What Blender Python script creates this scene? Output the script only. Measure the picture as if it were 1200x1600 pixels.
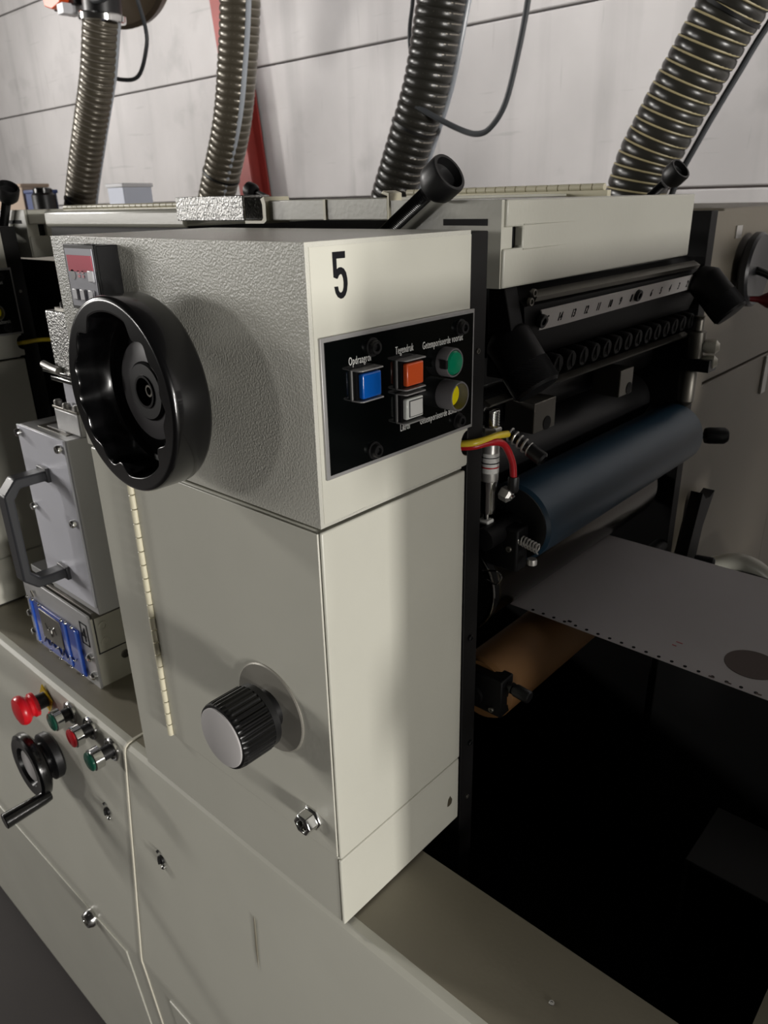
import bpy, bmesh, math, random
from mathutils import Vector, Matrix
random.seed(7)
PI = math.pi
scene = bpy.context.scene
COL = scene.collection
for o in list(bpy.data.objects): bpy.data.objects.remove(o)

# ------------------------------------------------------------------ camera
CAM = Vector((0.3357, -0.3051, 0.5713)); YAW, PITCH, ROLL, FPX = 2.3116, -0.3953, -0.0246, 1169.5
fw = Vector((math.cos(PITCH)*math.cos(YAW), math.cos(PITCH)*math.sin(YAW), math.sin(PITCH)))
rt = fw.cross(Vector((0, 0, 1))).normalized(); up = rt.cross(fw)
rt2 = math.cos(ROLL)*rt + math.sin(ROLL)*up; up2 = -math.sin(ROLL)*rt + math.cos(ROLL)*up
cd = bpy.data.cameras.new('camera'); cam = bpy.data.objects.new('camera', cd); COL.objects.link(cam)
cam.matrix_world = Matrix.Translation(CAM) @ Matrix((rt2, up2, -fw)).transposed().to_4x4()
cd.sensor_fit = 'HORIZONTAL'; cd.sensor_width = 27.0; cd.lens = 27.0*FPX/1200; cd.clip_start = 0.02
cd.dof.use_dof = True; cd.dof.focus_distance = 0.56; cd.dof.aperture_fstop = 16.0
scene.camera = cam

# ------------------------------------------------------------------ light
w = bpy.data.worlds.new('world'); scene.world = w; w.use_nodes = True
w.node_tree.nodes['Background'].inputs[0].default_value = (1.0, 0.93, 0.86, 1)
w.node_tree.nodes['Background'].inputs[1].default_value = 0.02
def area(name, loc, target, sx, sy, power, color=(1, .965, .92)):
    l = bpy.data.lights.new(name, 'AREA'); l.shape = 'RECTANGLE'; l.size = sx; l.size_y = sy; l.energy = power; l.color = color
    o = bpy.data.objects.new(name, l); COL.objects.link(o); o.location = loc
    o.rotation_euler = (Vector(target)-Vector(loc)).to_track_quat('-Z', 'Y').to_euler(); return o
area('hall_lamp_right', (5.2, -0.72, .22), (0, 0.05, .3), .22, .5, 150)
area('hood_fill_right', (5.2, 0.15, .92), (0, 0.35, .5), .5, .25, 110)  # added unseen fill that lights the ink hood face and spares the deck
area('near_fill_right', (1.60, -0.46, .14), (0, 0.05, .25), .25, .25, 9.5)  # added near fill for the cabinet's right side, no work lamp known here
area('hall_lamp_left', (-5.0, -0.9, 1.7), (-.2, 0, .4), .4, .4, 95)
area('hall_lamp_left_far', (-5.2, -5.2, 1.0), (-.2, 0, .2), .5, .5, 45)
area('gloss_fill_left', (-4.5, -2.35, .80), (-.2, 0, .4), 1.5, .8, 48)  # added soft light for gloss on the wheel lip, no window known there
wl = area('wall_fill', (-1.2, 0.95, 2.0), (-1.2, 1.9, 1.0), 6.0, .12, 17, (1, .97, .95)); wl.data.spread = math.radians(76)  # added out-of-view wash that brightens the wall and misses the web
vs = scene.view_settings; vs.view_transform = 'Standard'; vs.look = 'None'; vs.gamma = 1; vs.use_curve_mapping = False; vs.exposure = 0.0

# ------------------------------------------------------------------ materials
M = {}
def lin(c): return tuple(((v/255)/12.92 if v/255 <= .04045 else ((v/255+.055)/1.055)**2.4) for v in c) + (1,)
def mat(name, rgb, rough=.5, metal=0, bump=0, scale=400, var=0, vscale=6, spec=.5, coat=0, vor=False, alpha=None, trans=0, dist=.001):
    m = bpy.data.materials.new(name); m.use_nodes = True; nt = m.node_tree; N = nt.nodes; L = nt.links
    b = N['Principled BSDF']; b.inputs['Base Color'].default_value = lin(rgb)
    b.inputs['Roughness'].default_value = rough; b.inputs['Metallic'].default_value = metal
    b.inputs['Specular IOR Level'].default_value = spec; b.inputs['Coat Weight'].default_value = coat
    b.inputs['Transmission Weight'].default_value = trans
    tc = N.new('ShaderNodeTexCoord')
    if bump:
        if vor:
            t = N.new('ShaderNodeTexVoronoi'); t.feature = 'SMOOTH_F1'; t.inputs['Scale'].default_value = scale; out = t.outputs['Distance']
        else:
            t = N.new('ShaderNodeTexNoise'); t.inputs['Scale'].default_value = scale; t.inputs['Detail'].default_value = 2; out = t.outputs['Fac']
        L.new(tc.outputs['Object'], t.inputs['Vector'])
        bp = N.new('ShaderNodeBump'); bp.inputs['Strength'].default_value = bump; bp.inputs['Distance'].default_value = dist
        L.new(out, bp.inputs['Height']); L.new(bp.outputs[0], b.inputs['Normal'])
    if var:
        t2 = N.new('ShaderNodeTexNoise'); t2.inputs['Scale'].default_value = vscale; t2.inputs['Detail'].default_value = 5
        L.new(tc.outputs['Object'], t2.inputs['Vector'])
        mr = N.new('ShaderNodeMapRange'); mr.inputs[1].default_value = .3; mr.inputs[2].default_value = .7
        mr.inputs[3].default_value = 1-var; mr.inputs[4].default_value = 1+var*.5; L.new(t2.outputs['Fac'], mr.inputs[0])
        mx = N.new('ShaderNodeMix'); mx.data_type = 'RGBA'; mx.blend_type = 'MULTIPLY'; mx.inputs[0].default_value = 1
        mx.inputs[6].default_value = lin(rgb); L.new(mr.outputs[0], mx.inputs[7]); L.new(mx.outputs[2], b.inputs['Base Color'])
    M[name] = m; return m
mat('cream', (202, 201, 189), .32, bump=.10, scale=260, var=.04, vscale=9)
mat('hammer', (196, 195, 185), .28, bump=.8, scale=620, var=.04, vscale=9, dist=.0006)
mat('hammer_silver', (140, 140, 138), .24, metal=.7, bump=.9, scale=420, dist=.0011)
mat('beige', (124, 117, 104), .5, var=.05)
mat('black_plastic', (9, 9, 10), .22, coat=.3, var=.1, vscale=40)
mat('black_satin', (16, 16, 17), .42)
mat('black_flute', (12, 12, 13), .3)
mat('frame_black', (13, 12, 12), .6, bump=.1, scale=120, spec=.3)
mat('inner_black', (7, 7, 8), .55, spec=.22)
mat('knurl', (42, 42, 44), .35, metal=.5)
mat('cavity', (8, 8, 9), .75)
mat('grey_satin', (104, 102, 104), .42)
mat('cap_grey', (188, 185, 184), .5, bump=.1, scale=700)
mat('chrome', (214, 214, 212), .14, metal=1)
mat('steel', (196, 194, 190), .36, metal=.75, bump=.05, scale=90)
mat('steel_dull', (120, 117, 110), .42, metal=.9)
mat('esc_grey', (150, 147, 138), .4, metal=.3)
mat('brushed', (176, 175, 174), .4, metal=.55)
mat('alu', (196, 196, 196), .42, metal=.35, bump=.05, scale=200, var=.04)
mat('alu_plate', (236, 237, 246), .36, metal=.1, var=.05, vscale=14)
mat('nickel', (214, 212, 198), .3, metal=.15)
mat('panel_black', (5, 7, 7), .1)
mat('module_black', (6, 6, 7), .5, spec=.2)
mat('white_print', (214, 214, 210), .6)
mat('ink_black', (8, 9, 14), .7, spec=.2)
mat('lens_blue', (8, 88, 178), .2, coat=.5); mat('lens_orange', (226, 92, 44), .2, coat=.5)
mat('lens_white', (226, 230, 224), .25, coat=.5); mat('lens_green', (6, 128, 92), .2, coat=.5)
mat('lens_yellow', (238, 222, 20), .25); mat('lens_dgreen', (16, 74, 58), .25); mat('lens_red', (176, 24, 34), .25)
mat('estop_red', (214, 26, 38), .3); mat('sign_yellow', (224, 186, 24), .4)
mat('display_face', (196, 197, 205), .6, spec=.2); mat('display_pink', (222, 92, 112), .6, spec=.2); mat('chip', (70, 64, 48), .7); mat('sump_grey', (26, 27, 26), .6, spec=.3); mat('led_red', (206, 96, 110), .4)
mat('key_white', (220, 220, 224), .4)
mat('hinge_cream', (222, 216, 190), .35)
mat('blue_plate', (28, 70, 176), .12, coat=.6); mat('blue_bright', (60, 110, 220), .15, coat=.6)
mat('handle_grey', (50, 51, 54), .36)
mat('hose_dark', (42, 41, 37), .3, bump=.25, scale=60); mat('hose_grey', (94, 88, 76), .3, metal=.3, bump=.2, scale=60)
mat('wire_cream', (172, 160, 122), .5); mat('wire_grey', (150, 144, 134), .35, metal=.4)
mat('cable', (60, 63, 66), .5); mat('clear_tube', (176, 182, 190), .2)
mat('concrete', (186, 183, 182), .85, bump=.2, scale=14, var=.12, vscale=3.0)
def weather(m):                          # water streaks, blotches and pencil-thin scratches on the cast concrete
    nt = m.node_tree; N = nt.nodes; L = nt.links; b = N['Principled BSDF']; src = b.inputs['Base Color'].links[0].from_socket
    tc = N.new('ShaderNodeTexCoord')
    def layer(scl, rot, nsc, lo, hi, dark, src):
        mp = N.new('ShaderNodeMapping'); mp.inputs['Scale'].default_value = scl; mp.inputs['Rotation'].default_value = rot; L.new(tc.outputs['Object'], mp.inputs['Vector'])
        t = N.new('ShaderNodeTexNoise'); t.inputs['Scale'].default_value = nsc; t.inputs['Detail'].default_value = 4; L.new(mp.outputs[0], t.inputs['Vector'])
        mr = N.new('ShaderNodeMapRange'); mr.inputs[1].default_value = lo; mr.inputs[2].default_value = hi; mr.inputs[3].default_value = 1; mr.inputs[4].default_value = dark; L.new(t.outputs['Fac'], mr.inputs[0])
        mx = N.new('ShaderNodeMix'); mx.data_type = 'RGBA'; mx.blend_type = 'MULTIPLY'; mx.inputs[0].default_value = 1
        L.new(src, mx.inputs[6]); L.new(mr.outputs[0], mx.inputs[7]); return mx.outputs[2]
    c_ = layer((7, 1, .5), (0, 0, 0), 1.3, .52, .68, .86, src)
    c_ = layer((1, 1, 1), (0, 0, 0), 5.0, .60, .70, .88, c_)
    c_ = layer((2, 1, 34), (0, .7, 0), 1.6, .66, .70, .88, c_)
    c_ = layer((26, 1, 2), (0, .25, 0), 1.6, .67, .71, .90, c_)
    L.new(c_, b.inputs['Base Color'])
weather(M['concrete'])
mat('joint', (128, 120, 116), .9)
mat('floor', (42, 36, 34), .7, var=.15)
mat('red_steel', (140, 48, 42), .5, var=.2, vscale=9); mat('brown_drum', (74, 62, 46), .5, var=.15)
mat('orange_paint', (232, 96, 44), .4)
mat('paper', (206, 202, 204), .7, var=.05); mat('kraft', (122, 86, 46), .7, var=.06)
mat('paper_ink', (104, 92, 88), .8); mat('roller_blue', (22, 50, 68), .42, var=.08); mat('roller_dark', (18, 18, 19), .45, spec=.3)
mat('roller_steel', (58, 54, 48), .2, metal=1); mat('scale_white', (238, 234, 232), .5)
mat('tube_yellow', (222, 196, 58), .3); mat('tube_red', (172, 26, 34), .3)
mat('carton', (178, 158, 140), .8); mat('box_blue', (40, 62, 116), .5); mat('box_white', (214, 220, 236), .4); mat('red_handle', (104, 18, 24), .35)
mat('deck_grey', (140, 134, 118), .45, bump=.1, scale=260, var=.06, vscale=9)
mat('gasket', (216, 212, 196), .5)

# ------------------------------------------------------------------ mesh helpers
ORG = {}
def frame(axis):
    a = Vector(axis).normalized(); t = Vector((0, 0, 1)) if abs(a.z) < .9 else Vector((1, 0, 0))
    u = t.cross(a).normalized(); return a, u, a.cross(u)
class MB:
    def __init__(s): s.v = []; s.f = []
    def add(s, vs, fs):
        n = len(s.v); s.v += [Vector(p) for p in vs]; s.f += [tuple(i+n for i in f) for f in fs]; return s
    def box(s, x0, x1, y0, y1, z0, z1):
        return s.add([(x, y, z) for z in (z0, z1) for y in (y0, y1) for x in (x0, x1)],
                     [(0, 2, 3, 1), (4, 5, 7, 6), (0, 1, 5, 4), (2, 6, 7, 3), (0, 4, 6, 2), (1, 3, 7, 5)])
    def obox(s, c, ax, ay, az):      # oriented box: centre and three half vectors
        c, ax, ay, az = map(Vector, (c, ax, ay, az))
        return s.add([c+ax*i+ay*j+az*k for k in (-1, 1) for j in (-1, 1) for i in (-1, 1)],
                     [(0, 2, 3, 1), (4, 5, 7, 6), (0, 1, 5, 4), (2, 6, 7, 3), (0, 4, 6, 2), (1, 3, 7, 5)])
    def lathe(s, o, axis, prof, n=32, cap=True, closed=False, ph=0):   # prof: (r, h) pairs
        a, u, v = frame(axis); o = Vector(o); vs = []; fs = []
        for r, h in prof:
            for k in range(n):
                t = 2*PI*k/n+ph; vs.append(o+a*h+(u*math.cos(t)+v*math.sin(t))*r)
        m = len(prof)
        for i in range(m-1 if not closed else m):
            j = (i+1) % m
            for k in range(n): fs.append((i*n+k, i*n+(k+1) % n, j*n+(k+1) % n, j*n+k))
        if cap and not closed:
            if prof[0][0] > 1e-6: fs.append(tuple(reversed(range(n))))
            if prof[-1][0] > 1e-6: fs.append(tuple((m-1)*n+k for k in range(n)))
        return s.add(vs, fs)
    def cyl(s, p0, p1, r, n=24, ch=0):
        p0, p1 = Vector(p0), Vector(p1); h = (p1-p0).length
        pr = [(r, 0), (r, h)] if not ch else [(r-ch, 0), (r, ch), (r, h-ch), (r-ch, h)]
        return s.lathe(p0, p1-p0, pr, n)
    def prism(s, poly, ax, a0, a1):    # polygon in the other two axes (cyclic order), extruded along ax
        def P(p, a): return {'x': (a, p[0], p[1]), 'y': (p[0], a, p[1]), 'z': (p[0], p[1], a)}[ax]
        n = len(poly); ar = sum(poly[i][0]*poly[(i+1) % n][1]-poly[(i+1) % n][0]*poly[i][1] for i in range(n))
        if (ar < 0) != (ax == 'y'): poly = poly[::-1]
        return s.add([P(p, a0) for p in poly]+[P(p, a1) for p in poly],
                     [tuple(reversed(range(n))), tuple(range(n, 2*n))]+[(i, (i+1) % n, n+(i+1) % n, n+i) for i in range(n)])
    def tube(s, path, r, n=10, rf=None, cap=True):
        path = [Vector(p) for p in path]; m = len(path); vs = []; fs = []; u = None
        for i, p in enumerate(path):
            d = (path[min(i+1, m-1)]-path[max(i-1, 0)]).normalized()
            if u is None: u = frame(d)[1]
            u = (u-d*u.dot(d)).normalized(); v = d.cross(u); rr = rf(i) if rf else r
            for k in range(n):
                t = 2*PI*k/n; vs.append(p+(u*math.cos(t)+v*math.sin(t))*rr)
        for i in range(m-1):
            for k in range(n): fs.append((i*n+k, i*n+(k+1) % n, (i+1)*n+(k+1) % n, (i+1)*n+k))
        if cap: fs += [tuple(reversed(range(n))), tuple((m-1)*n+k for k in range(n))]
        return s.add(vs, fs)
    def build(s, name, m, parent=None, org=None, bevel=0, seg=2, smooth=True, ang=35):
        if parent is not None: o0 = ORG[parent]
        elif org is not None: o0 = Vector(org)
        else:
            lo = [min(p[i] for p in s.v) for i in range(3)]; hi = [max(p[i] for p in s.v) for i in range(3)]
            o0 = Vector(((lo[0]+hi[0])/2, (lo[1]+hi[1])/2, lo[2]))
        me = bpy.data.meshes.new(name); me.from_pydata([p-o0 for p in s.v], [], s.f); me.update()
        me.materials.append(M[m])
        if smooth:
            for p in me.polygons: p.use_smooth = True
            me.set_sharp_from_angle(angle=math.radians(ang))
        o = bpy.data.objects.new(name, me); COL.objects.link(o); ORG[o] = o0
        if parent is not None: o.parent = parent
        else: o.location = o0
        if bevel:
            b = o.modifiers.new('bevel', 'BEVEL'); b.width = bevel; b.segments = seg; b.limit_method = 'ANGLE'; b.angle_limit = math.radians(40)
            b.harden_normals = False
        return o
def thing(name, loc, label, cat, group=None):
    o = bpy.data.objects.new(name, None); COL.objects.link(o); o.location = loc; ORG[o] = Vector(loc); o.empty_display_size = .02
    return tag(o, label, cat, group)
def tag(o, label, cat, group=None, kind=None):
    o['label'] = label; o['category'] = cat
    if group: o['group'] = group
    if kind: o['kind'] = kind
    return o
def struct(o): o['kind'] = 'structure'; return o
def share(o, name, parent, d):         # another piece like o, moved by d, sharing its mesh
    c = o.copy(); COL.objects.link(c); c.name = name; c.parent = parent
    c.location = o.location+Vector(d); ORG[c] = ORG[o]; return c
def copy_tree(o, d, label=None, skip=(), parent=None):
    c = o.copy(); COL.objects.link(c); c.parent = parent
    if parent is None: c.location = o.location+Vector(d)
    ORG[c] = ORG[o]+Vector(d)
    if label: c['label'] = label
    for ch in o.children:
        if ch.name.split('.')[0] not in skip: copy_tree(ch, d, None, skip, c)
    return c
def text(body, size, origin, xd, yd, m, parent, name='lettering', sx=.62, align='LEFT', bold=0, ext=.0002, label=None, sp=1.0):
    cu = bpy.data.curves.new('t', 'FONT'); cu.body = body; cu.size = size; cu.extrude = ext; cu.offset = bold; cu.space_character = sp; cu.align_x = align; cu.resolution_u = 3
    to = bpy.data.objects.new('t', cu); COL.objects.link(to); bpy.context.view_layer.update()
    me = bpy.data.meshes.new_from_object(to.evaluated_get(bpy.context.evaluated_depsgraph_get()))
    bpy.data.objects.remove(to); xd, yd = Vector(xd), Vector(yd); zd = xd.cross(yd); o0 = ORG[parent]
    for v in me.vertices: v.co = Vector(origin)+xd*(v.co.x*sx)+yd*v.co.y+zd*v.co.z-o0
    me.materials.clear(); me.materials.append(M[m]); me.name = name
    o = bpy.data.objects.new(name, me); COL.objects.link(o); o.parent = parent; ORG[o] = o0
    if label: o['label'] = label
    return o
def bez(pts, n=12):                     # Catmull-Rom through points
    P = [Vector(p) for p in pts]; P = [2*P[0]-P[1]]+P+[2*P[-1]-P[-2]]; out = []
    for i in range(1, len(P)-2):
        for k in range(n):
            t = k/n; a, b, c, d = P[i-1:i+3]
            out.append(.5*((2*b)+(c-a)*t+(2*a-5*b+4*c-d)*t*t+(3*b-a-3*c+d)*t**3))
    return out+[P[-2]]
def arc(cx, cy, r, a0, a1, n):
    return [(cx+r*math.cos(math.radians(a0+(a1-a0)*i/n)), cy+r*math.sin(math.radians(a0+(a1-a0)*i/n))) for i in range(n+1)]
def hexscrew(c, axis, r, h, m, parent, name='screw'):     # socket-head screw with a recessed hexagon
    b = MB(); b.lathe(c, axis, [(r, 0), (r, h*.85), (r*.92, h), (r*.55, h), (r*.5, h*.45), (.0001, h*.45)], 20, cap=False)
    return b.build(name, m, parent)
PITCHX = 0.798     # distance from one printing unit to the next

# ================================================================== SETTING
struct(MB().box(-9, 7, -7, 2.1, -.92, -.82).build('floor', 'floor'))
wb = struct(MB().box(-8, 5, 1.93, 2.05, -.82, 3.6).build('wall_back', 'joint'))
for z0, z1 in ((-.82, .094), (.10, .578), (.584, 1.06), (1.066, 1.544), (1.55, 2.03), (2.036, 3.6)):
    MB().box(-8, 5, 1.9, 1.935, z0, z1).build('panel', 'concrete', wb, bevel=.004)

# leaning red steel column against the wall
c = thing('steel_column', (-2.36, 1.84, -.82), 'red painted steel column standing against the concrete wall', 'column')
def lean(z): return -2.355+.12*(1-z)
for y0, y1, wd in ((1.80, 1.808, .044), (1.882, 1.89, .044)):
    MB().add([(lean(z)+sx*wd, y, z) for z in (-.82, 2.6) for y in (y0, y1) for sx in (-1, 1)],
             [(0, 2, 3, 1), (4, 5, 7, 6), (0, 1, 5, 4), (2, 6, 7, 3), (0, 4, 6, 2), (1, 3, 7, 5)]).build('flange', 'red_steel', c)
MB().add([(lean(z)+sx*.004, y, z) for z in (-.82, 2.6) for y in (1.808, 1.882) for sx in (-1, 1)],
         [(0, 2, 3, 1), (4, 5, 7, 6), (0, 1, 5, 4), (2, 6, 7, 3), (0, 4, 6, 2), (1, 3, 7, 5)]).build('steel_web', 'red_steel', c)

# ================================================================== MACHINE BASE
PROF = [(.1065, 0), (.012, 0), (.006, -.0012), (.0018, -.005), (0, -.012), (-.0295, -.318), (-.030, -.326), (-.0292, -.334), (.005, -.80), (.09, -.80), (.09, -.79), (.022, -.79), (-.018, -.326), (.012, -.012), (.1065, -.012)]
bs = thing('machine_base', (-.3, 0, -.82), 'long grey press base cabinet with sloped front panels under the heads', 'machine base')
MB().prism(PROF, 'x', -3.2, -.3605).build('front_panel', 'cream', bs, ang=25)
MB().prism(PROF, 'x', -.3545, 2.2).build('front_panel', 'cream', bs, ang=25)
# pale edge strip in the joint between the two panels
g = [(y-.0015 if i < 9 else y, z+(.0012 if i < 4 else 0)) for i, (y, z) in enumerate(PROF)]
MB().prism(g, 'x', -.3595, -.3563).build('edge_strip', 'gasket', bs, ang=25)
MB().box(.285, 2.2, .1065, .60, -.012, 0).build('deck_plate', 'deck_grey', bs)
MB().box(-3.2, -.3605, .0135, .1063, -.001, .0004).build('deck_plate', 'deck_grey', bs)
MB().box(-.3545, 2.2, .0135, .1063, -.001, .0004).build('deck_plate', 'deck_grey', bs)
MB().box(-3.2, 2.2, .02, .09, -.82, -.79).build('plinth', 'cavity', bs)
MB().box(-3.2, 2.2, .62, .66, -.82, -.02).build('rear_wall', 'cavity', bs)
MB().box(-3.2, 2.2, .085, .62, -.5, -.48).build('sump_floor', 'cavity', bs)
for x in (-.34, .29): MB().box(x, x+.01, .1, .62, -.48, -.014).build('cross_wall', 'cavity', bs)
def face_y(z): return -.030+(.035)*(-.326-z)/.474
def low_door(x0, x1):
    d = MB().add([(x, face_y(z)-t, z) for t in (.0016, -.001) for z in (-.352, -.76) for x in (x0, x1)],
                 [(0, 1, 3, 2), (4, 6, 7, 5), (0, 4, 5, 1), (2, 3, 7, 6), (0, 2, 6, 4), (1, 5, 7, 3)][::1]).build('lower_door', 'cream', bs, bevel=.0015)
    return d
d1 = low_door(-1.15, -.405); d2 = low_door(-.303, .40)
def latch(x, z, y, par):
    p = MB().lathe((x, y+.004, z), (0, -1, 0), [(.0001, 0), (.013, 0), (.013, .006), (.010, .012), (.007, .012), (.006, .007), (.0001, .007)], 18, cap=False).build('latch', 'chrome', par)
    MB().box(x-.0015, x+.0015, y-.0085, y-.004, z-.006, z+.006).build('latch_key', 'steel_dull', p)
latch(-.4966, -.360, -.033, bs)
def keyhole(x, z):
    y = -.030*(-z)/.326
    p = MB().lathe((x, y+.002, z), (0, -1, 0), [(.0055, 0), (.0055, .004), (.0035, .004), (.0035, .0015), (.0001, .0015)], 16, cap=False).build('turn_lock', 'black_satin', bs)
    MB().box(x-.001, x+.001, y-.0045, y-.001, z-.004, z+.004).build('lock_slot', 'black_satin', p)
    MB().lathe((x+.004, y+.001, z-.008), (0, -1, 0), [(.0026, 0), (.0026, .003), (.0012, .0045), (.0001, .0045)], 12, cap=False).build('rivet', 'chrome', p)
    MB().lathe((x-.006, y+.001, z+.008), (0, -1, 0), [(.0018, 0), (.0018, .0022), (.0001, .0022)], 10, cap=False).build('rivet', 'black_satin', p)
keyhole(-.4127, -.1248); keyhole(-.2918, -.1203)
def fy(z): return -.030*(-z)/.326
MB().add([(-.1250, fy(-.078)-.0002, -.078), (-.1238, fy(-.080)-.0002, -.080), (-.1180, fy(-.146)-.0002, -.146), (-.1225, fy(-.120)-.0002, -.120), (-.1240, fy(-.085)+.0006, -.085), (-.120, fy(-.13)+.0006, -.13)], [(0, 3, 2, 1), (0, 1, 4), (1, 2, 5), (2, 3, 5), (3, 0, 4), (4, 5, 3), (4, 1, 5)]).build('scuff_mark', 'deck_grey', bs, smooth=False)
hexscrew((.165, .058, 0), (0, 0, 1), .0022, .0012, 'chrome', bs)

# ================================================================== PRINTING HEAD (unit 5)
W, D, H, ZG = .309, .1617, .55, .3697
hd = thing('press_head', (-W/2, D/2, 0), 'cream press head cabinet with the black number 5 beside its corner', 'press head', 'press heads')
notch = [(.1617, .3725), (.1617, .3810)]+[(D-.0085*math.sin(math.radians(t))*1.0, .3910-.0105*math.cos(math.radians(t))) for t in range(0, 181, 15)]+[(.1617, .55), (0, .55), (0, .3712), (.155, .3712), (.155, .3725)]
MB().prism(notch, 'x', -W, 0).build('upper_cover', 'hammer', hd, bevel=.0035, seg=3)
MB().prism([(y if y > .001 else .0032, min(max(z, .3740), .5470)) for y, z in notch[:-2]], 'x', -.001, .0003).build('upper_side_skin', 'cream', hd)
MB().box(-W+.004, -.004, .004, .158, .0, .004).build('foot_joint', 'cavity', hd)
MB().box(-W+.0008, -.003, .0008, .1612, .0030, .3682).build('lower_cover', 'cream', hd, bevel=.002, seg=2)
MB().box(-W+.008, -.008, .008, .153, .36, .38).build('inner_frame', 'cavity', hd)
MB().prism([(.0, .0776), (.0, .3682), (.1605, .3682), (.1605, .0776)], 'x', -.003, .0).build('side_skin', 'cream', hd, bevel=.0022, seg=3)
MB().prism([(.0, .0030), (.0, .0758), (.1605, .0758), (.1605, .0030)], 'x', -.0035, -.0004).build('side_foot', 'cream', hd, bevel=.0018, seg=3)
dr = MB().box(-.2360, -.0030, -.0012, .0006, .0800, .3672).build('door', 'cream', hd, bevel=.0005)
MB().box(-.2360, -.0900, .0002, .0012, .0786, .0800).build('door_gap', 'cavity', hd)
hg = MB().box(-.2425, -.2365, -.0006, .0006, .0790, .3660).build('hinge', 'hinge_cream', hd)
kn0 = None; NK = 21; L = .2872/NK
for i in range(NK):
    z0 = .0790+i*L
    if kn0 is None: kn0 = MB().cyl((-.2390, -.0022, z0+.0004), (-.2390, -.0022, z0+L-.0004), .0030, 14, .0004).build('knuckle', 'hinge_cream', hg)
    else: share(kn0, 'knuckle', hg, (0, 0, i*L))
lk = MB().lathe((-.030, 0, .1053), (0, -1, 0), [(.0001, 0), (.0115, 0), (.0115, .003), (.0098, .004), (.0098, .013), (.0085, .0142), (.0062, .0142), (.0055, .007), (.0001, .007)], 6, cap=False).build('lock', 'chrome', hd, bevel=.0006)
MB().box(-.0312, -.0288, -.0115, -.006, .1005, .1101).build('key_slot', 'steel_dull', lk)
lk['label'] = 'chrome hexagonal door lock'
# numeral 5 as a flat transfer
def five(y0, z0, w_, h_):
    P = [(0, 1), (.72, 1), (.72, .855), (.22, .855), (.22, .635)]
    P += [(.33, .665), (.47, .67), (.62, .635), (.74, .55), (.80, .42), (.81, .30), (.76, .16), (.66, .06), (.52, .005), (.38, -.005), (.22, .04), (.10, .13), (.05, .24), (.04, .27)]
    P += [(.25, .27), (.28, .18), (.35, .135), (.44, .13), (.52, .165), (.57, .24), (.585, .34), (.56, .44), (.50, .51), (.42, .525), (.33, .50), (.255, .44), (.21, .43), (.02, .47)]
    return [(y0+p[0]*w_, z0+p[1]*h_) for p in P]
n5 = MB().prism(five(.0216, .5162, .0148, .0272), 'x', .0002, .0006).build('numeral', 'ink_black', hd, smooth=False); n5['label'] = 'black number 5 transfer'
MB().prism([(.1425, .0285), (.1455, .0275), (.149, .0285), (.1502, .033), (.1482, .0365), (.1470, .039), (.1440, .0365), (.1428, .032)], 'x', -.0006, -.0002).build('paint_chip', 'chip', hd, smooth=False)
# near side plate of the press
def side_frame(y0, y1, label, x1=0, zt=.5485):
    t = thing('side_frame', (-W/2, (y0+y1)/2, -.35), label, 'machine frame')
    MB().box(-W, x1, y0, y1, -.47, zt).build('frame_plate', 'frame_black', t, bevel=.0008)
    return t
sf = side_frame(.1625, .1835, 'black steel side plate behind the number 5 head')
for y, z in ((.173, .462), (.174, .02)):
    hexscrew((0, y, z), (1, 0, 0), .0022, .0015, 'steel_dull', sf)
for p in ((.0006, .172, .205), (.0006, .176, .085)): hexscrew(p, (1, 0, 0), .003, .002, 'black_satin', sf)

# ------------------------------------------------------------------ control panel
cp = thing('control_panel', (0, .085, .404), 'black operator button panel with five push buttons beside the number 5', 'control panel')
MB().box(0, .0022, .0062, .1652, .4040, .4950).build('backing_plate', 'brushed', cp, bevel=.0004)
MB().box(.0020, .0027, .0092, .1630, .4068, .4922).build('face_plate', 'panel_black', cp)
for y, z in ((.0513, .4836), (.1469, .4836), (.1452, .4136), (.0503, .4140)):
    s = MB().lathe((.0027, y, z), (1, 0, 0), [(.0062, 0), (.0062, .0012), (.0046, .0012)], 20, cap=False).build('washer', 'black_satin', cp)
    hexscrew((.0035, y, z), (1, 0, 0), .0046, .0042, 'black_satin', cp)
Yd, Zd = (0, 1, 0), (0, 0, 1)
text('Opdraagrol', .0074, (.0028, .0292, 0.4751), Yd, Zd, 'white_print', cp, sx=.54, sp=1.12)
text('Tegendruk', .0074, (.0028, .0741, 0.4751), Yd, Zd, 'white_print', cp, sx=.52, sp=1.12)
text('Getemporiseerde vooruit', .0074, (.0028, .1028, 0.4741), Yd, Zd, 'white_print', cp, sx=.54, sp=1.12)
text('Likrol', .0074, (.0028, .0778, .4206), Yd, Zd, 'white_print', cp, sx=.54, sp=1.12)
text('Getemporiseerde achteruit', .0074, (.0028, .0995, .4206), Yd, Zd, 'white_print', cp, sx=.54, sp=1.12)
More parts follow.
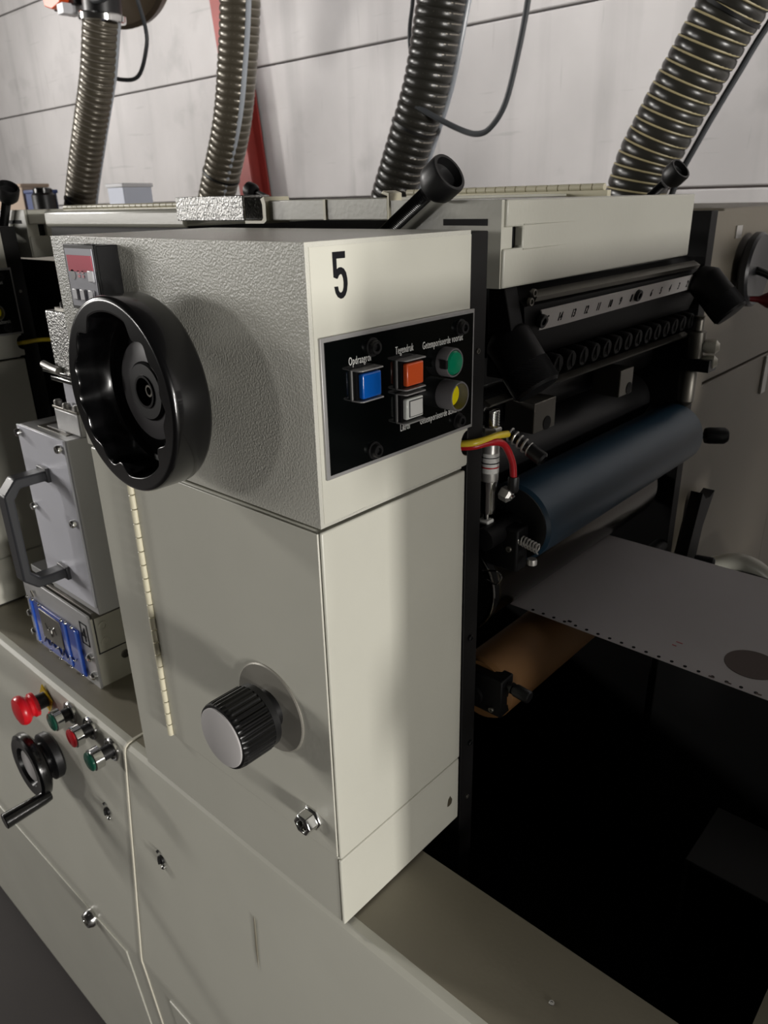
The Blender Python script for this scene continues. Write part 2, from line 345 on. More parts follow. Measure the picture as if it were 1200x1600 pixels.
def square_button(y0, y1, z0, z1, lens, label, gy, gz, double=False):
    b = MB().box(.0027, .0062, gy[0]+.001, gy[1]-.001, gz[0]+.001, gz[1]-.001).build('push_button', 'module_black', cp); b['label'] = label
    # folded guard: a back rim plus an upper and a lower flange
    MB().box(.0027, .0036, gy[0], gy[0]+.0010, gz[0]+.0008, gz[1]-.0008).build('guard', 'brushed', b)
    for zz in (gz[0]+.0005, gz[1]-.0005):
        MB().prism([(.0027, gy[0]), (.0100, gy[0]+.0006), (.0118, gy[0]+.0022), (.0118, gy[1]-.0010), (.0100, gy[1]), (.0027, gy[1])], 'z', zz-.0005, zz+.0005).build('guard_flange', 'brushed', b, bevel=.0003)
    if double:
        MB().box(.006, .0100, y0, y1, z0, z1).build('lens_rim', 'lens_white', b, bevel=.001)
        MB().box(.0098, .0103, y0+.0026, y1-.0012, z0+.0014, z1-.0014).build('lens_gap', 'handle_grey', b)
        MB().box(.0100, .0106, y0+.0032, y1-.0018, z0+.0020, z1-.0020).build('lens', 'white_print', b)
    else: MB().box(.006, .0104, y0, y1, z0, z1).build('lens', lens, b, bevel=.0012, seg=3)
    return b
square_button(.0338, .0516, .4533, .4698, 'lens_blue', 'square blue button in a folded metal guard', (.0305, .0530), (.4516, .4724))
square_button(.0772, .0950, .4533, .4690, 'lens_orange', 'square orange button in a folded metal guard', (.0742, .0966), (.4508, .4718))
square_button(.0768, .0950, .4300, .4446, 'lens_white', 'square white button in a folded metal guard', (.0738, .0964), (.4272, .4486), True)
def round_button(y, z, R0, lens, label, x1, xl):
    b = MB().lathe((.0027, y, z), (1, 0, 0), [(R0, 0), (R0, x1-.0035), (R0-.0004, x1-.0027), (R0-.0014, x1-.0027), (R0-.0016, .001)], 36, cap=False).build('push_button', 'grey_satin', cp); b['label'] = label
    MB().lathe((.0027, y, z), (1, 0, 0), [(R0-.0018, .0005), (R0-.0018, xl-.0045), (R0-.0030, xl-.0030), (.0001, xl-.0024)], 28, cap=False).build('lens', lens, b)
    return b
b = round_button(.1282, .4617, .0106, 'lens_green', 'round green button with a notched collar', .0120, .0135)
MB().box(.0075, .0124, .1172, .1196, .4588, .4648).build('collar_notch', 'cavity', b)
round_button(.1284, .4378, .0110, 'lens_yellow', 'round yellow button deep in a smooth collar', .0172, .0105)

# ------------------------------------------------------------------ handwheel
HX, HZ, HR, HY0, HY1 = -.148, .4477, .0690, -.049, -.018
hw = thing('handwheel', (HX, 0, HZ), 'large glossy black handwheel with scalloped inner rim on the head front', 'handwheel', 'handwheels')
BUMPS = [125, 152, 178, 203, 230, 258, 325, 348, 370, 393, 416, 485]
def rin(deg):
    d = deg % 360
    ds = sorted(abs((d-b+180) % 360-180) for b in BUMPS)
    v = 0
    for b in BUMPS:
        k = abs((d-b+180) % 360-180); am = .0070 if b % 360 in (125, 56, 325, 258) else .0036
        v = max(v, am*(0.5+0.5*math.cos(min(k/12, 1)*PI)))
    return .0582-v
n = 180; vs = []; fs = []
def ring(rf, y): 
    base = len(vs)
    for k in range(n):
        t = 2*PI*k/n; r = rf(360*k/n); vs.append((HX+r*math.cos(t), y, HZ+r*math.sin(t)))
    return base
def blend(f_): return lambda d: rin(d)*(1-f_)+.0560*f_
rings = [ring(lambda d: .058, -.0185), ring(lambda d: HR-.0035, -.0180), ring(lambda d: HR-.001, -.0195), ring(lambda d: HR, -.022), ring(lambda d: HR, -.0450), ring(lambda d: HR-.0003, -.0468), ring(lambda d: HR-.0011, -.0482), ring(lambda d: HR-.0024, -.0489), ring(lambda d: HR-.0034, -.0490), ring(lambda d: HR-.0040, -.0490),
         ring(lambda d: rin(d)+.0014, -.0490), ring(lambda d: rin(d)+.0010, -.0490), ring(lambda d: rin(d)+.0003, -.0487), ring(lambda d: rin(d), -.0480), ring(blend(.10), -.0460), ring(blend(.55), -.0380), ring(blend(1), -.0290), ring(lambda d: .0535, -.0235), ring(lambda d: .050, -.0225)]
for a, b_ in zip(rings, rings[1:]):
    for k in range(n): fs.append((a+k, b_+k, b_+(k+1) % n, a+(k+1) % n))
MB().add(vs, fs).build('rim', 'black_plastic', hw, ang=40)
MB().lathe((HX, -.0185, HZ), (0, -1, 0), [(.0585, 0), (.0585, .0030), (.0560, .0040), (.0001, .0040)], 64, cap=False).build('disc', 'black_plastic', hw)
MB().lathe((HX, -.0225, HZ), (0, -1, 0), [(.0360, -.0005), (.0360, .0016), (.0350, .0022), (.0165, .0022), (.0165, 0)], 56, cap=False).build('centre_plate', 'grey_satin', hw)
hb = MB().lathe((HX, -.0225, HZ), (0, -1, 0), [(.0215, 0), (.0215, .0035), (.0200, .0048), (.0105, .0048), (.0100, -.004), (.0001, -.004)], 40, cap=False).build('hub', 'black_satin', hw)
MB().lathe((HX, -.0195, HZ), (0, -1, 0), [(.0120, .0078), (.0120, .0088), (.0102, .0088), (.0102, .0070)], 32, cap=False).build('hub_ring', 'black_flute', hb)
MB().lathe((HX, -.0180, HZ), (0, -1, 0), [(.0044, 0), (.0044, .0065), (.0030, .0065), (.0028, .002), (.0001, .002)], 20, cap=False).build('shaft_end', 'steel_dull', hb)
MB().cyl((HX, .0, HZ), (HX, -.020, HZ), .014, 24).build('shaft', 'steel_dull', hw)

# ------------------------------------------------------------------ fluted knob
KX, KZ = -.0715, .1945
kb = thing('adjusting_knob', (KX, 0, KZ), 'black fluted adjusting knob with a grey cap on the cabinet door', 'knob', 'adjusting knobs')
MB().lathe((KX, -.0008, KZ), (0, -1, 0), [(.0395, 0), (.0395, .0012), (.0385, .0020), (.0001, .0020)], 56, cap=False).build('escutcheon', 'esc_grey', kb)
MB().lathe((KX, -.0025, KZ), (0, -1, 0), [(.0165, 0), (.0165, .010), (.0150, .0115)], 32).build('stem', 'black_satin', kb)
MB().lathe((KX, -.012, KZ), (0, -1, 0), [(.0225, 0), (.0270, .0012), (.0272, .0068), (.0262, .0075)], 48).build('collar', 'black_satin', kb)
nf = 144; vs = []; fs = []; prs = [(.0262, -.0185, 0), (.0280, -.0195, 1), (.0280, -.0445, 1), (.0276, -.0478, .6), (.0268, -.0495, 0), (.0252, -.0500, 0)]
for r, y, a in prs:
    for k in range(nf):
        t = 2*PI*k/nf; q = (k % 4); rr = r-(.0014*a if q in (0, 1) else 0); vs.append((KX+rr*math.cos(t), y, KZ+rr*math.sin(t)))
for i in range(len(prs)-1):
    for k in range(nf): fs.append((i*nf+k, (i+1)*nf+k, (i+1)*nf+(k+1) % nf, i*nf+(k+1) % nf))
fs += [tuple(range(nf)), tuple(reversed([(len(prs)-1)*nf+k for k in range(nf)]))]
MB().add(vs, fs).build('fluted_grip', 'black_flute', kb, ang=30)
MB().lathe((KX, -.0498, KZ), (0, -1, 0), [(.0248, 0), (.0248, .0012), (.0238, .0018), (.0001, .0018)], 56, cap=False).build('cap', 'cap_grey', kb)

# ------------------------------------------------------------------ counter display
X0, X1, Z0, Z1 = -.2495, -.2030, .4985, .5460
ct = thing('counter_display', ((X0+X1)/2, 0, Z0), 'small digital counter with pale red window above the handwheel', 'counter')
MB().box(X0+.0012, X1-.0012, -.0185, 0, Z0+.001, Z1-.001).build('housing', 'module_black', ct, bevel=.0006)
MB().box(X0, X1, -.0200, -.0175, Z0, Z1).build('bezel', 'module_black', ct, bevel=.0006)
MB().box(X0+.0030, X1-.0030, -.0206, -.0195, Z0+.0025, Z1-.0030).build('face', 'display_face', ct)
MB().box(X0+.0052, X1-.0046, -.0209, -.0205, Z1-.0195, Z1-.0078).build('screen', 'display_pink', ct)
for x, z in ((X1-.0118, .5195), (X0+.0070, .5055), (X0+.0185, .5055), (X1-.0150, .5055)):
    MB().box(x, x+.0078, -.0222, -.0205, z, z+.0085).build('key', 'key_white', ct, bevel=.001)
for x in (X0+.0180, X0+.0245):
    for z in (.5222, .5252): MB().box(x, x+.003, -.0209, -.0205, z, z+.0020).build('indicator', 'led_red', ct)
MB().lathe((X0+.0105, -.0205, .5240), (0, -1, 0), [(.0038, 0), (.0038, .0004), (.0001, .0004)], 20, cap=False).build('sensor_dot', 'grey_satin', ct)
MB().box(X0-.0040, X0+.0005, -.012, -.002, .5140, .5225).build('clip', 'black_satin', ct, bevel=.001)

# ================================================================== HOODS on top of the units
def knuckle_row(par, x0, x1, y, z, L=.0135, r=.0026):
    k0 = None; n = int((x1-x0)/L)
    lf = MB().box(x0, x1, y, y+.008, z-.0022, z-.0012).build('hinge', 'hinge_cream', par)
    for i in range(n):
        if k0 is None: k0 = MB().cyl((x0+.0004, y, z), (x0+L-.0004, y, z), r, 12, .0003).build('knuckle', 'hinge_cream', lf)
        else: share(k0, 'knuckle', lf, (i*L, 0, 0))
ho = thing('ink_hood', (-.05, .38, .505), 'cream ink unit hood with a slotted side and finger recess', 'hood', 'ink hoods')
# the right hand face is a plate with a finger recess, the rest a shell
MB().prism([(-.1104, .5555), (-.0546, .5555), (-.0546, .5570), (-.0125, .5570), (-.0125, .5514), (-.0546, .5514), (-.0546, .5555-.0045), (-.1104, .551), (-.1104, .5705), (0, .5692), (0, .5055), (-.0, .5055)][7:11]+[(-.1104, .5040)], 'y', .2, .2036).build('side_plate', 'cream', ho)
MB().box(-.0546, -.0125, .1996, .2004, .5512, .5560).build('slot', 'cavity', ho)
MB().box(-.1104, -.002, .2036, .5655, .5650, .5695).build('lid', 'cream', ho, bevel=.001)
MB().prism([(.2010, .5055), (.2010, .5345), (.2270, .5345), (.2270, .5500), (.2035, .5500), (.2035, .5695), (.5655, .5695), (.5655, .5070)], 'x', -.006, .0026).build('face', 'cream', ho, bevel=.0016, seg=3)
MB().box(-.006, -.0006, .2016, .2170, .5338, .5508).build('finger_pad', 'cream', ho, bevel=.0010, seg=2)
for z, h in ((.5505, .0014), (.5338, -.0014)):
    MB().add([(.0026, .2270, z), (.0026, .3150, z+h*.3), (.0026, .2270, z+h), (.0035, .2275, z+h*.5)], [(0, 1, 3), (1, 2, 3), (2, 0, 3), (0, 2, 1)]).build('pressed_rib', 'cream', ho)
MB().box(-.012, -.006, .2030, .5600, .5100, .5650).build('inner_wall', 'cavity', ho)
knuckle_row(ho, -.1104, .30*0-.0, .2036+.05, .5745) if False else None
hgo = thing('hood_hinge', (-.2, .5, .569), 'cream piano hinge along the top of the slotted ink hood', 'hinge')
MB().box(-.345, -.065, .497, .505, .5695, .5755).build('leaf', 'hinge_cream', hgo)
k0 = None
for i in range(20):
    if k0 is None: k0 = MB().cyl((-.3446, .499, .5785), (-.3316, .499, .5785), .0038, 12, .0003).build('knuckle', 'hinge_cream', hgo)
    else: share(k0, 'knuckle', hgo, (.0138*i, 0, 0))
# second cream box and channel
cb = thing('tray_cover', (-.19, .38, .555), 'low cream tray cover between the channel bracket and slotted hood', 'cover')
MB().box(-.2700, -.1135, .2000, .2030, .5552, .5730).build('front_lip', 'cream', cb, bevel=.001)
MB().box(-.2700, -.1135, .2030, .5600, .5700, .5730).build('top_plate', 'cream', cb, bevel=.001)
MB().box(-.1900, -.1870, .1985, .2005, .5555, .5725).build('fold', 'hinge_cream', cb)
MB().prism([(-.1135, .5552), (-.1105, .5552), (-.1105, .5765), (-.118, .5785), (-.1205, .576), (-.1135, .574)], 'y', .199, .215).build('end_fold', 'hinge_cream', cb, bevel=.0008)
ch = thing('channel_bracket', (-.34, .21, .5535), 'silver hammer finish channel bracket lying behind the number 5 head', 'bracket')
MB().prism([(.1940, .5550), (.1965, .5550), (.1965, .5760), (.2260, .5760), (.2260, .5550), (.2285, .5550), (.2285, .5785), (.1940, .5785)], 'x', -.4140, -.2985).build('channel', 'hammer_silver', ch, bevel=.0008)
MB().prism([(-.2985, .5552), (-.2960, .5550), (-.2730, .5550), (-.2705, .5575), (-.2705, .5700), (-.2725, .5745), (-.2675, .5765), (-.2655, .570), (-.2660, .555), (-.2700, .5525), (-.2985, .5525)], 'y', .195, .2265).build('folded_end', 'hinge_cream', ch)
lh = thing('rear_hood', (-.58, .38, .553), 'long grey ink hood with piano hinge left of the channel bracket', 'hood')
MB().box(-.7400, -.4100, .2000, .5655, .5475, .5672).build('shell', 'cream', lh, bevel=.004, seg=3)
MB().box(-.7330, -.4100, .2040, .5600, .5280, .5490).build('skirt', 'inner_black', lh)
MB().box(-1.0600, -.3150, .2060, .2100, .0, .5020).build('gap_shade_sheet', 'inner_black', lh)  # black sheet standing in for the unlit interior between the units
lf = MB().box(-.745, -.41, .232, .2395, .5672, .5688).build('hinge', 'hinge_cream', lh)
k0 = None
for i in range(25):
    if k0 is None: k0 = MB().cyl((-.7446, .234, .5712), (-.7320, .234, .5712), .0028, 12, .0003).build('knuckle', 'hinge_cream', lf)
    else: share(k0, 'knuckle', lf, (.0134*i, 0, 0))

# threaded clamp knobs sticking up out of the units
def clamp_knob(tip, root, r, label):
    tip, root = Vector(tip), Vector(root); a = (tip-root).normalized()
    t = thing('tension_knob', root, label, 'knob', 'threaded clamp knobs')
    L = (tip-root).length
    MB().lathe(tip, a, [(.0068, -.0125), (r*.72, -.0120), (r*.96, -.0070), (r, -.003), (r, .0075), (r*.95, .0095), (r*.80, .0095), (r*.74, .0030), (r*.5, .0012), (.0001, .0010)], 40, cap=False).build('head', 'black_satin', t)
    nt = int((L-.016)/.0016); pr = []
    for i in range(nt): pr += [(.0052, i*.0016), (.0062, i*.0016+.0008)]
    MB().lathe(root, a, pr, 20).build('threaded_stem', 'black_flute', t, ang=80)
    return t
K1 = ((-.0503, .1915, .5843), (-.1260, .1915, .5347))
clamp_knob(*K1, .0160, 'black threaded clamp knob standing over the number 5 head')
clamp_knob((-.818, .1915, .5925), (-.8560, .1915, .5450), .0150, 'black threaded clamp knob at the far left edge of picture')
clamp_knob((-.0733, .690, .5925), (-.1250, .700, .5500), .0145, 'black clamp knob in front of the rightmost ribbed hose')
clamp_knob((-.8990, .690, .5930), (-.8000, .705, .5560), .0145, 'black clamp knob beside the foot of the red column')
hs = thing('cap_screw', (-.064, .214, .545), 'small chrome cap screw behind the number 5 head', 'screw')
MB().lathe((-.064, .206, .545), (0, 0, 1), [(.0042, 0), (.0042, .0085), (.0050, .0088), (.0050, .0125), (.0036, .0135), (.0001, .0135)], 16, cap=False).build('screw_head', 'chrome', hs)
MB().cyl((-.064, .206, .540), (-.064, .206, .546), .003, 10).build('screw_shank', 'steel_dull', hs)

# ================================================================== INTERIOR of unit 5
Y0, Y1 = .1845, .615
ff = side_frame(.617, .637, 'black steel side plate on the far side of the paper web', x1=.004, zt=.5515)
MB().box(-W, .002, .637, .668, -.45, .5500).build('spacer', 'beige', ff)
dh = thing('drive_housing', (-1.6, .9, -.82), 'beige drive housing along the far side of the press', 'housing')
MB().box(-3.2, 0, .668, 1.12, .3440, .5530).build('upper_panel', 'beige', dh, bevel=.002)
MB().box(-3.2, -.0005, .668, 1.12, -.82, .3405).build('lower_panel', 'beige', dh, bevel=.002)
MB().box(-.30, -.0006, 1.12, 1.75, -.82, .3395).build('rear_extension', 'beige', dh)
MB().box(0, .0018, .715, .735, .5170, .5320).build('name_plate', 'steel', dh)
MB().box(0, .003, .930, .950, .2800, .3380).build('side_strip', 'white_print', dh)
dn = thing('drive_housing', (.643, .9, -.82), 'beige drive housing of the next unit just right of the picture', 'housing')
MB().box(.489, .798, .668, 1.12, .3440, .5530).build('upper_panel', 'beige', dn, bevel=.002)
MB().box(.489, .798, .668, 1.12, -.82, .3405).build('lower_panel', 'beige', dn, bevel=.002)
wd = thing('drive_handwheel', (0, .765, .47), 'dark grey handwheel with a small lever on the far housing', 'handwheel')
MB().lathe((0, .765, .477), (1, 0, 0), [(.016, 0), (.016, .006), (.043, .008), (.046, .011), (.046, .018), (.043, .021), (.016, .018), (.0001, .018)], 48, cap=False).build('disc', 'handle_grey', wd)
MB().tube([(.016, .765, .477), (.028, .772, .472), (.038, .790, .462)], .005, 12).build('lever', 'black_satin', wd)
rh = thing('red_lever', (.04, .79, .44), 'dark red oval handle at the right edge of the picture', 'handle')
MB().lathe((.028, .755, .442), (.75, .62, -.08), [(.003, -.015), (.004, 0), (.010, .012), (.0135, .030), (.0135, .052), (.009, .075), (.0001, .080)], 24, cap=False).build('grip', 'red_handle', rh)
MB().tube([(.0, .735, .444), (.03, .757, .442)], .0035, 10).build('rod', 'steel_dull', rh)

def roller(name, x, z, r, y0, y1, m, label, ends='black_satin', shaft=.010):
    t = thing(name, (x, (y0+y1)/2, z), label, 'roller')
    MB().lathe((x, y0, z), (0, 1, 0), [(r-.003, 0), (r, .003), (r, y1-y0-.003), (r-.003, y1-y0)], 48).build('barrel', m, t)
    MB().cyl((x, Y0, z), (x, y0+.001, z), shaft, 20).build('journal', 'inner_black', t)
    MB().cyl((x, y1-.001, z), (x, Y1+.001, z), shaft, 20).build('journal', 'inner_black', t)
    MB().lathe((x, y0-.0015, z), (0, 1, 0), [(r*.92, 0), (r*.92, .003)], 40).build('end_disc', ends, t)
    return t
plr = roller('plate_roller', .0030, .2985, .0370, .232, .590, 'roller_blue', 'dark blue rubber printing roller spanning the press interior')
cy = roller('impression_cylinder', -.0560, .2260, .0510, .226, .585, 'roller_steel', 'large bare steel cylinder under the blue roller', shaft=.02)
MB().lathe((-.056, .214, .226), (0, 1, 0), [(.0515, 0), (.0525, 0), (.0530, .0004), (.0530, .0022), (.0515, .0025)], 64, cap=False, closed=True).build('bearer_ring', 'chrome', cy)
MB().lathe((-.056, .2155, .226), (0, 1, 0), [(.0514, 0), (.0514, .0100)], 64).build('bearer_disc', 'inner_black', cy)
fmr = roller('form_roller', -.0530, .3900, .0200, .230, .590, 'roller_dark', 'thin dark roller under the row of ink keys')
trr = roller('transfer_roller', -.060, .3350, .0300, .232, .590, 'roller_dark', 'dull grey roller behind the blue roller', ends='cavity')
kfr = roller('kraft_roller', -.0040, .1330, .0330, .200, .440, 'kraft', 'brown paper covered roller under the web', ends='kraft')

# ink ductor with numbered scale and keys
ik = thing('ink_scale', (0, .43, .465), 'white numbered scale strip under the ink hood', 'scale')
a = Vector((.25, 0, .968)).normalized()      # the strip leans back a little
def SP(y, t, n=0): return (.002+a.x*t+.968*n, y, .4660+.0010*(y-.25)/.35*0+a.z*t-.25*n)
pl = MB(); N8 = 1
prof = [(.2520, .0190), (.2600, .0100), (.2565, .0005), (.5980, .0045), (.5980, .0210)]
vs = [SP(y, t, 0) for y, t in prof]+[SP(y, t, .0012) for y, t in prof]; k = len(prof)
pl.add(vs, [tuple(range(k)), tuple(reversed(range(k, 2*k)))]+[(i, k+i, k+(i+1) % k, (i+1) % k) for i in range(k)]).build('strip', 'scale_white', ik, smooth=False)
for nmb in range(15, 0, -1):
    y = .2640+(15-nmb)*.02325
    if nmb in (7,): continue
    text(str(nmb), .0105, SP(y-.0035, .0058+.0002*(15-nmb), .0014), Yd, a, 'ink_black', ik, name='digit', sx=.70, bold=.00015)
for y, t in ((.2555, .0098), (.4365, .0125), (.596, .0130)):
    hexscrew(SP(y, t, .0008), (.968, 0, -.25), .0058 if y < .5 else .004, .004, 'black_satin', ik)
du = thing('ink_duct', (-.03, .41, .44), 'black ink duct body carrying the numbered scale', 'ink duct')
MB().prism([(-.10, .44), (-.004, .444), (.0035, .466), (.0015, .488), (-.012, .503), (-.10, .503)], 'y', .2350, .606).build('duct_body', 'inner_black', du)
MB().obox((.0020, .42, .4955), (.004, 0, -.0022), (0, .175, 0), (.0011, 0, .002)).build('doctor_blade', 'steel_dull', du)
for y, z in ((.2440, .4985), (.2395, .4920)): hexscrew((.003, y, z), (1, 0, 0), .0034, .003, 'steel_dull', du)
MB().prism([(-.02, .4320), (.004, .4320), (.004, .470), (-.005, .505), (-.02, .505)], 'y', .2150, .2330).build('end_cheek', 'inner_black', du, bevel=.001)
for i in range(15):
    y = .2640+i*.02325
    k = thing('ink_key', (0, y, .435), 'black ink key under the scale figure '+['fifteen','fourteen','thirteen','twelve','eleven','ten','nine','eight','seven','six','five','four','three','two','one'][i], 'key', 'ink keys')
    MB().lathe((-.010, y, .4352), (1, 0, -.12), [(.0040, 0), (.0040, .004), (.0085, .005), (.0090, .007), (.0090, .0155), (.0082, .0172), (.0001, .0172)], 16, cap=False).build('key_head', 'inner_black', k)
    MB().obox((.0078, y, .4335), (.0006, 0, 0), (0, .0008, 0), (0, 0, .0060)).build('key_slot', 'cavity', k)
def knurled(p0, p1, r, label):
    p0, p1 = Vector(p0), Vector(p1); A, u, v = frame(p1-p0); L = (p1-p0).length
    t = thing('knurled_knob', p0, label, 'knob', 'knurled knobs')
    MB().lathe(p0, A, [(r*.5, -.012), (r*.9, -.003), (r, 0), (r, L*.55)], 40).build('sleeve', 'inner_black', t)
    nu, nv = 96, 26; vs = []; fs = []
    for j in range(nv+1):
        for i in range(nu):
            th = 2*PI*i/nu; h = L*.55+L*.40*j/nv; rr = r*1.0+(.0005 if (i+j) % 2 else -.0004); vs.append(p0+A*h+(u*math.cos(th)+v*math.sin(th))*rr)
    for j in range(nv):
        for i in range(nu): fs.append((j*nu+i, j*nu+(i+1) % nu, (j+1)*nu+(i+1) % nu, (j+1)*nu+i))
    MB().add(vs, fs).build('knurl', 'knurl', t, smooth=False)
    MB().lathe(p0, A, [(r*.98, L*.95), (r*.90, L), (r*.5, L+.001), (.0001, L+.001)], 40, cap=False).build('end_face', 'inner_black', t)
knurled((-.0080, .228, .4620), (.0230, .228, .4240), .0200, 'black knurled knob beside the near end of the scale')
knurled((.0170, .585, .4800), (.0520, .585, .4450), .0190, 'black knob at the far end of the scale')
cbk = thing('clamp_bar', (0, .4, .41), 'flat grey bar with two square clamps above the rollers', 'bar')
MB().obox((-.001, .3950, .4165), (.003, 0, -.0016), (0, .2050, 0), (.0008, 0, .0012)).build('flat_bar', 'steel_dull', cbk)
for y in (.2800, .4480):
    q = MB().box(-.030, .001, y-.0185, y+.0185 if y < .3 else y+.012, .3740, .4020).build('clamp', 'steel_dull', cbk, bevel=.0008)
    MB().cyl((.0005, y+.004, .3800), (.0015, y+.004, .3800), .0065, 18).build('clamp_hole', 'cavity', q)

# pneumatic cylinder with its tubes
pc = thing('air_cylinder', (-.001, .2, .31), 'small bright steel air cylinder behind the black side plate', 'air cylinder')
cx, cyy = -.0030, .2000
MB().lathe((cx, cyy, .3950), (0, 0, 1), [(.0066, 0)]+[(.0072 if i % 2 else .0063, .0012+i*.0011) for i in range(12)]+[(.0058, .0160)], 20).build('threaded_cap', 'chrome', pc, ang=80)
MB().lathe((cx, cyy, .3860), (0, 0, 1), [(.0084, 0), (.0088, .0008), (.0088, .0082), (.0080, .0092)], 6).build('hex_nut', 'steel', pc)
MB().lathe((cx, cyy, .3480), (0, 0, 1), [(.0074, 0), (.0076, .001), (.0076, .0370), (.0070, .0385)], 28).build('barrel', 'steel', pc)
lb = MB().lathe((cx, cyy, .3555), (0, 0, 1), [(.00775, 0), (.00775, .0175)], 28, cap=False).build('barrel_label', 'white_print', pc)
for z, m_, w_ in ((.3600, 'tube_red', .0012), (.3640, 'ink_black', .0010), (.3690, 'ink_black', .0008)):
    MB().lathe((cx, cyy, z), (0, 0, 1), [(.0079, 0), (.0079, w_)], 28, cap=False).build('print_line', m_, lb)
MB().lathe((cx-.001, cyy, .3180), (0, 0, 1), [(.0068, 0), (.0076, .004), (.0076, .020), (.0084, .022), (.0084, .0300)], 24).build('rod_end', 'chrome', pc)
MB().cyl((cx-.002, cyy, .3060), (cx-.002, cyy, .3200), .0030, 14).build('rod', 'chrome', pc)
MB().box(cx-.0075, cx+.0030, cyy-.005, cyy+.005, .3070, .3110).build('foot', 'white_print', pc, bevel=.001)
ps = MB().lathe((.010, .200, .3400), (1, 0, -.25), [(.0062, 0), (.0066, .002), (.0066, .008), (.0040, .010)], 6).build('port_screw', 'steel', pc)
MB().lathe((.0185, .200, .3378), (1, 0, -.25), [(.0026, 0), (.0026, .003), (.0001, .0032)], 12, cap=False).build('screw_tip', 'chrome', ps)
tg = thing('yellow_air_tube', (0, .18, .39), 'yellow air tube bending out of the hole beside the button panel', 'tube', 'air tubes')
MB().tube(bez([(-.030, .1600, .3860), (-.012, .1590, .3885), (.0035, .1630, .3910), (.010, .1760, .3925), (.0100, .1900, .3920), (.0095, .2060, .3895)]), .0030, 12).build('hose', 'tube_yellow', tg)
tr = thing('red_air_tube', (0, .18, .36), 'red air tube hanging down beside the steel air cylinder', 'tube', 'air tubes')
MB().tube(bez([(-.030, .1610, .3840), (-.012, .1595, .3860), (.0035, .1640, .3880), (.0120, .1790, .3895), (.0145, .1930, .3845), (.0180, .2010, .3690), (.0190, .2030, .3530)]), .0030, 12).build('hose', 'tube_red', tr)
MB().lathe((.0190, .2030, .3550), (0, 0, -1), [(.0042, 0), (.0048, .002), (.0048, .012), (.0036, .014)], 16).build('fitting', 'black_satin', tr)
sp = thing('spring_screw', (.02, .2, .375), 'black spring loaded screw below the yellow air tube', 'screw')
A0 = Vector((.008, .210, .3890)); A1 = Vector((.0430, .210, .3720)); ax_ = (A1-A0).normalized(); _, u_, v_ = frame(ax_)
MB().tube([A0+ax_*(.026*i/80)+(u_*math.cos(2*PI*i/16)+v_*math.sin(2*PI*i/16))*.0052 for i in range(81)], .0010, 8).build('spring', 'steel', sp)
MB().lathe(A0, ax_, [(.0040, 0), (.0040, .022), (.0060, .023), (.0062, .0370), (.0040, .0385), (.0040, .0360), (.0001, .036)], 18, cap=False).build('bolt', 'black_satin', sp)
# bearing block and small fittings near the roller end
bb = thing('bearing_block', (.01, .206, .25), 'black bearing block holding the near end of the blue roller', 'bearing block')
MB().box(-.012, .024, .2060, .2240, .2640, .3050).build('block', 'inner_black', bb, bevel=.002)
for x, z in ((-.006, .3060), (.008, .3020)): hexscrew((x+.008, .2060, z-.016), (0, -1, 0), .0028, .0018, 'steel_dull', bb)
MB().tube([Vector((.022, .212, .2950))+Vector((.020*i/60, .0, -.004*i/60))+Vector((0, math.cos(i*.7)*.0042, math.sin(i*.7)*.0042)) for i in range(61)], .0008, 6).build('spring', 'steel', bb)
MB().lathe((.036, .212, .2800), (0, 0, -1), [(.004, 0), (.0044, .002), (.0044, .005), (.002, .006)], 12).build('grease_nipple', 'steel', bb)
rc = tag(MB().tube(bez([(-.010, .205, .2560), (.004, .206, .2600), (.0085, .207, .2540), (.003, .207, .2460), (-.006, .206, .2480)]), .0009, 8).build('wire_clip', 'chrome'), 'bent chrome wire clip by the end of the steel cylinder', 'clip')
sb = thing('sensor_block', (.01, .2, .12), 'black sensor block with a knurled screw in front of the brown roller', 'sensor')
MB().box(-.012, .0260, .1880, .2080, .1190, .1590).build('block', 'inner_black', sb, bevel=.0012)
MB().lathe((.026, .198, .1510), (1, 0, -.1), [(.0035, 0), (.0035, .004), (.0055, .0045), (.0055, .0060), (.0038, .0062), (.0038, .0075), (.0055, .0078), (.0055, .0092), (.0062, .0095), (.0062, .0230), (.0052, .0245)], 18).build('thumb_screw', 'black_satin', sb)
hexscrew((.016, .188, .1250), (0, -1, 0), .0026, .002, 'steel_dull', sb)

# paper web with perforations and printed marks
wz = .175; NEAR, FAR = .2925, .5180
pw = thing('paper_web', (.25, .4, wz), 'white paper web with a punched edge running under the cylinder', 'paper')
wm = MB()
xs = [-.075+.02*i for i in range(48)]
prof = [(x, wz) for x in xs]
R_ = .0515
curve = [(-.056-R_*math.sin(math.radians(t)), .2260-R_*math.cos(math.radians(t))) for t in range(80, -1, -8)]
path = curve+[(x, wz-.0005) for x in [-.04+.03*i for i in range(46)]]
th = .0004
wm.add([(x, y, z+dz) for dz in (0, th) for x, z in path for y in (NEAR, FAR)], [])
n_ = len(path); fsw = []
for i in range(n_-1):
    a0 = 2*i; fsw.append((a0, a0+1, a0+3, a0+2)); b0 = 2*n_+2*i; fsw.append((b0, b0+2, b0+3, b0+1))
    fsw += [(a0, a0+2, b0+2, b0), (a0+1, b0+1, b0+3, a0+3)]
wm.f = fsw; wm.build('sheet', 'paper', pw)
zt = wz+th
d0 = None
for i in range(36):
    x = -.0085+.0122*i
    if d0 is None: d0 = MB().lathe((x, NEAR+.0040, zt-.0004), (0, 0, 1), [(.0017, 0), (.0017, .0003), (.0001, .0003)], 10, cap=False).build('sprocket_hole', 'ink_black', pw)
    else: share(d0, 'sprocket_hole', pw, (.0122*i, 0, 0))
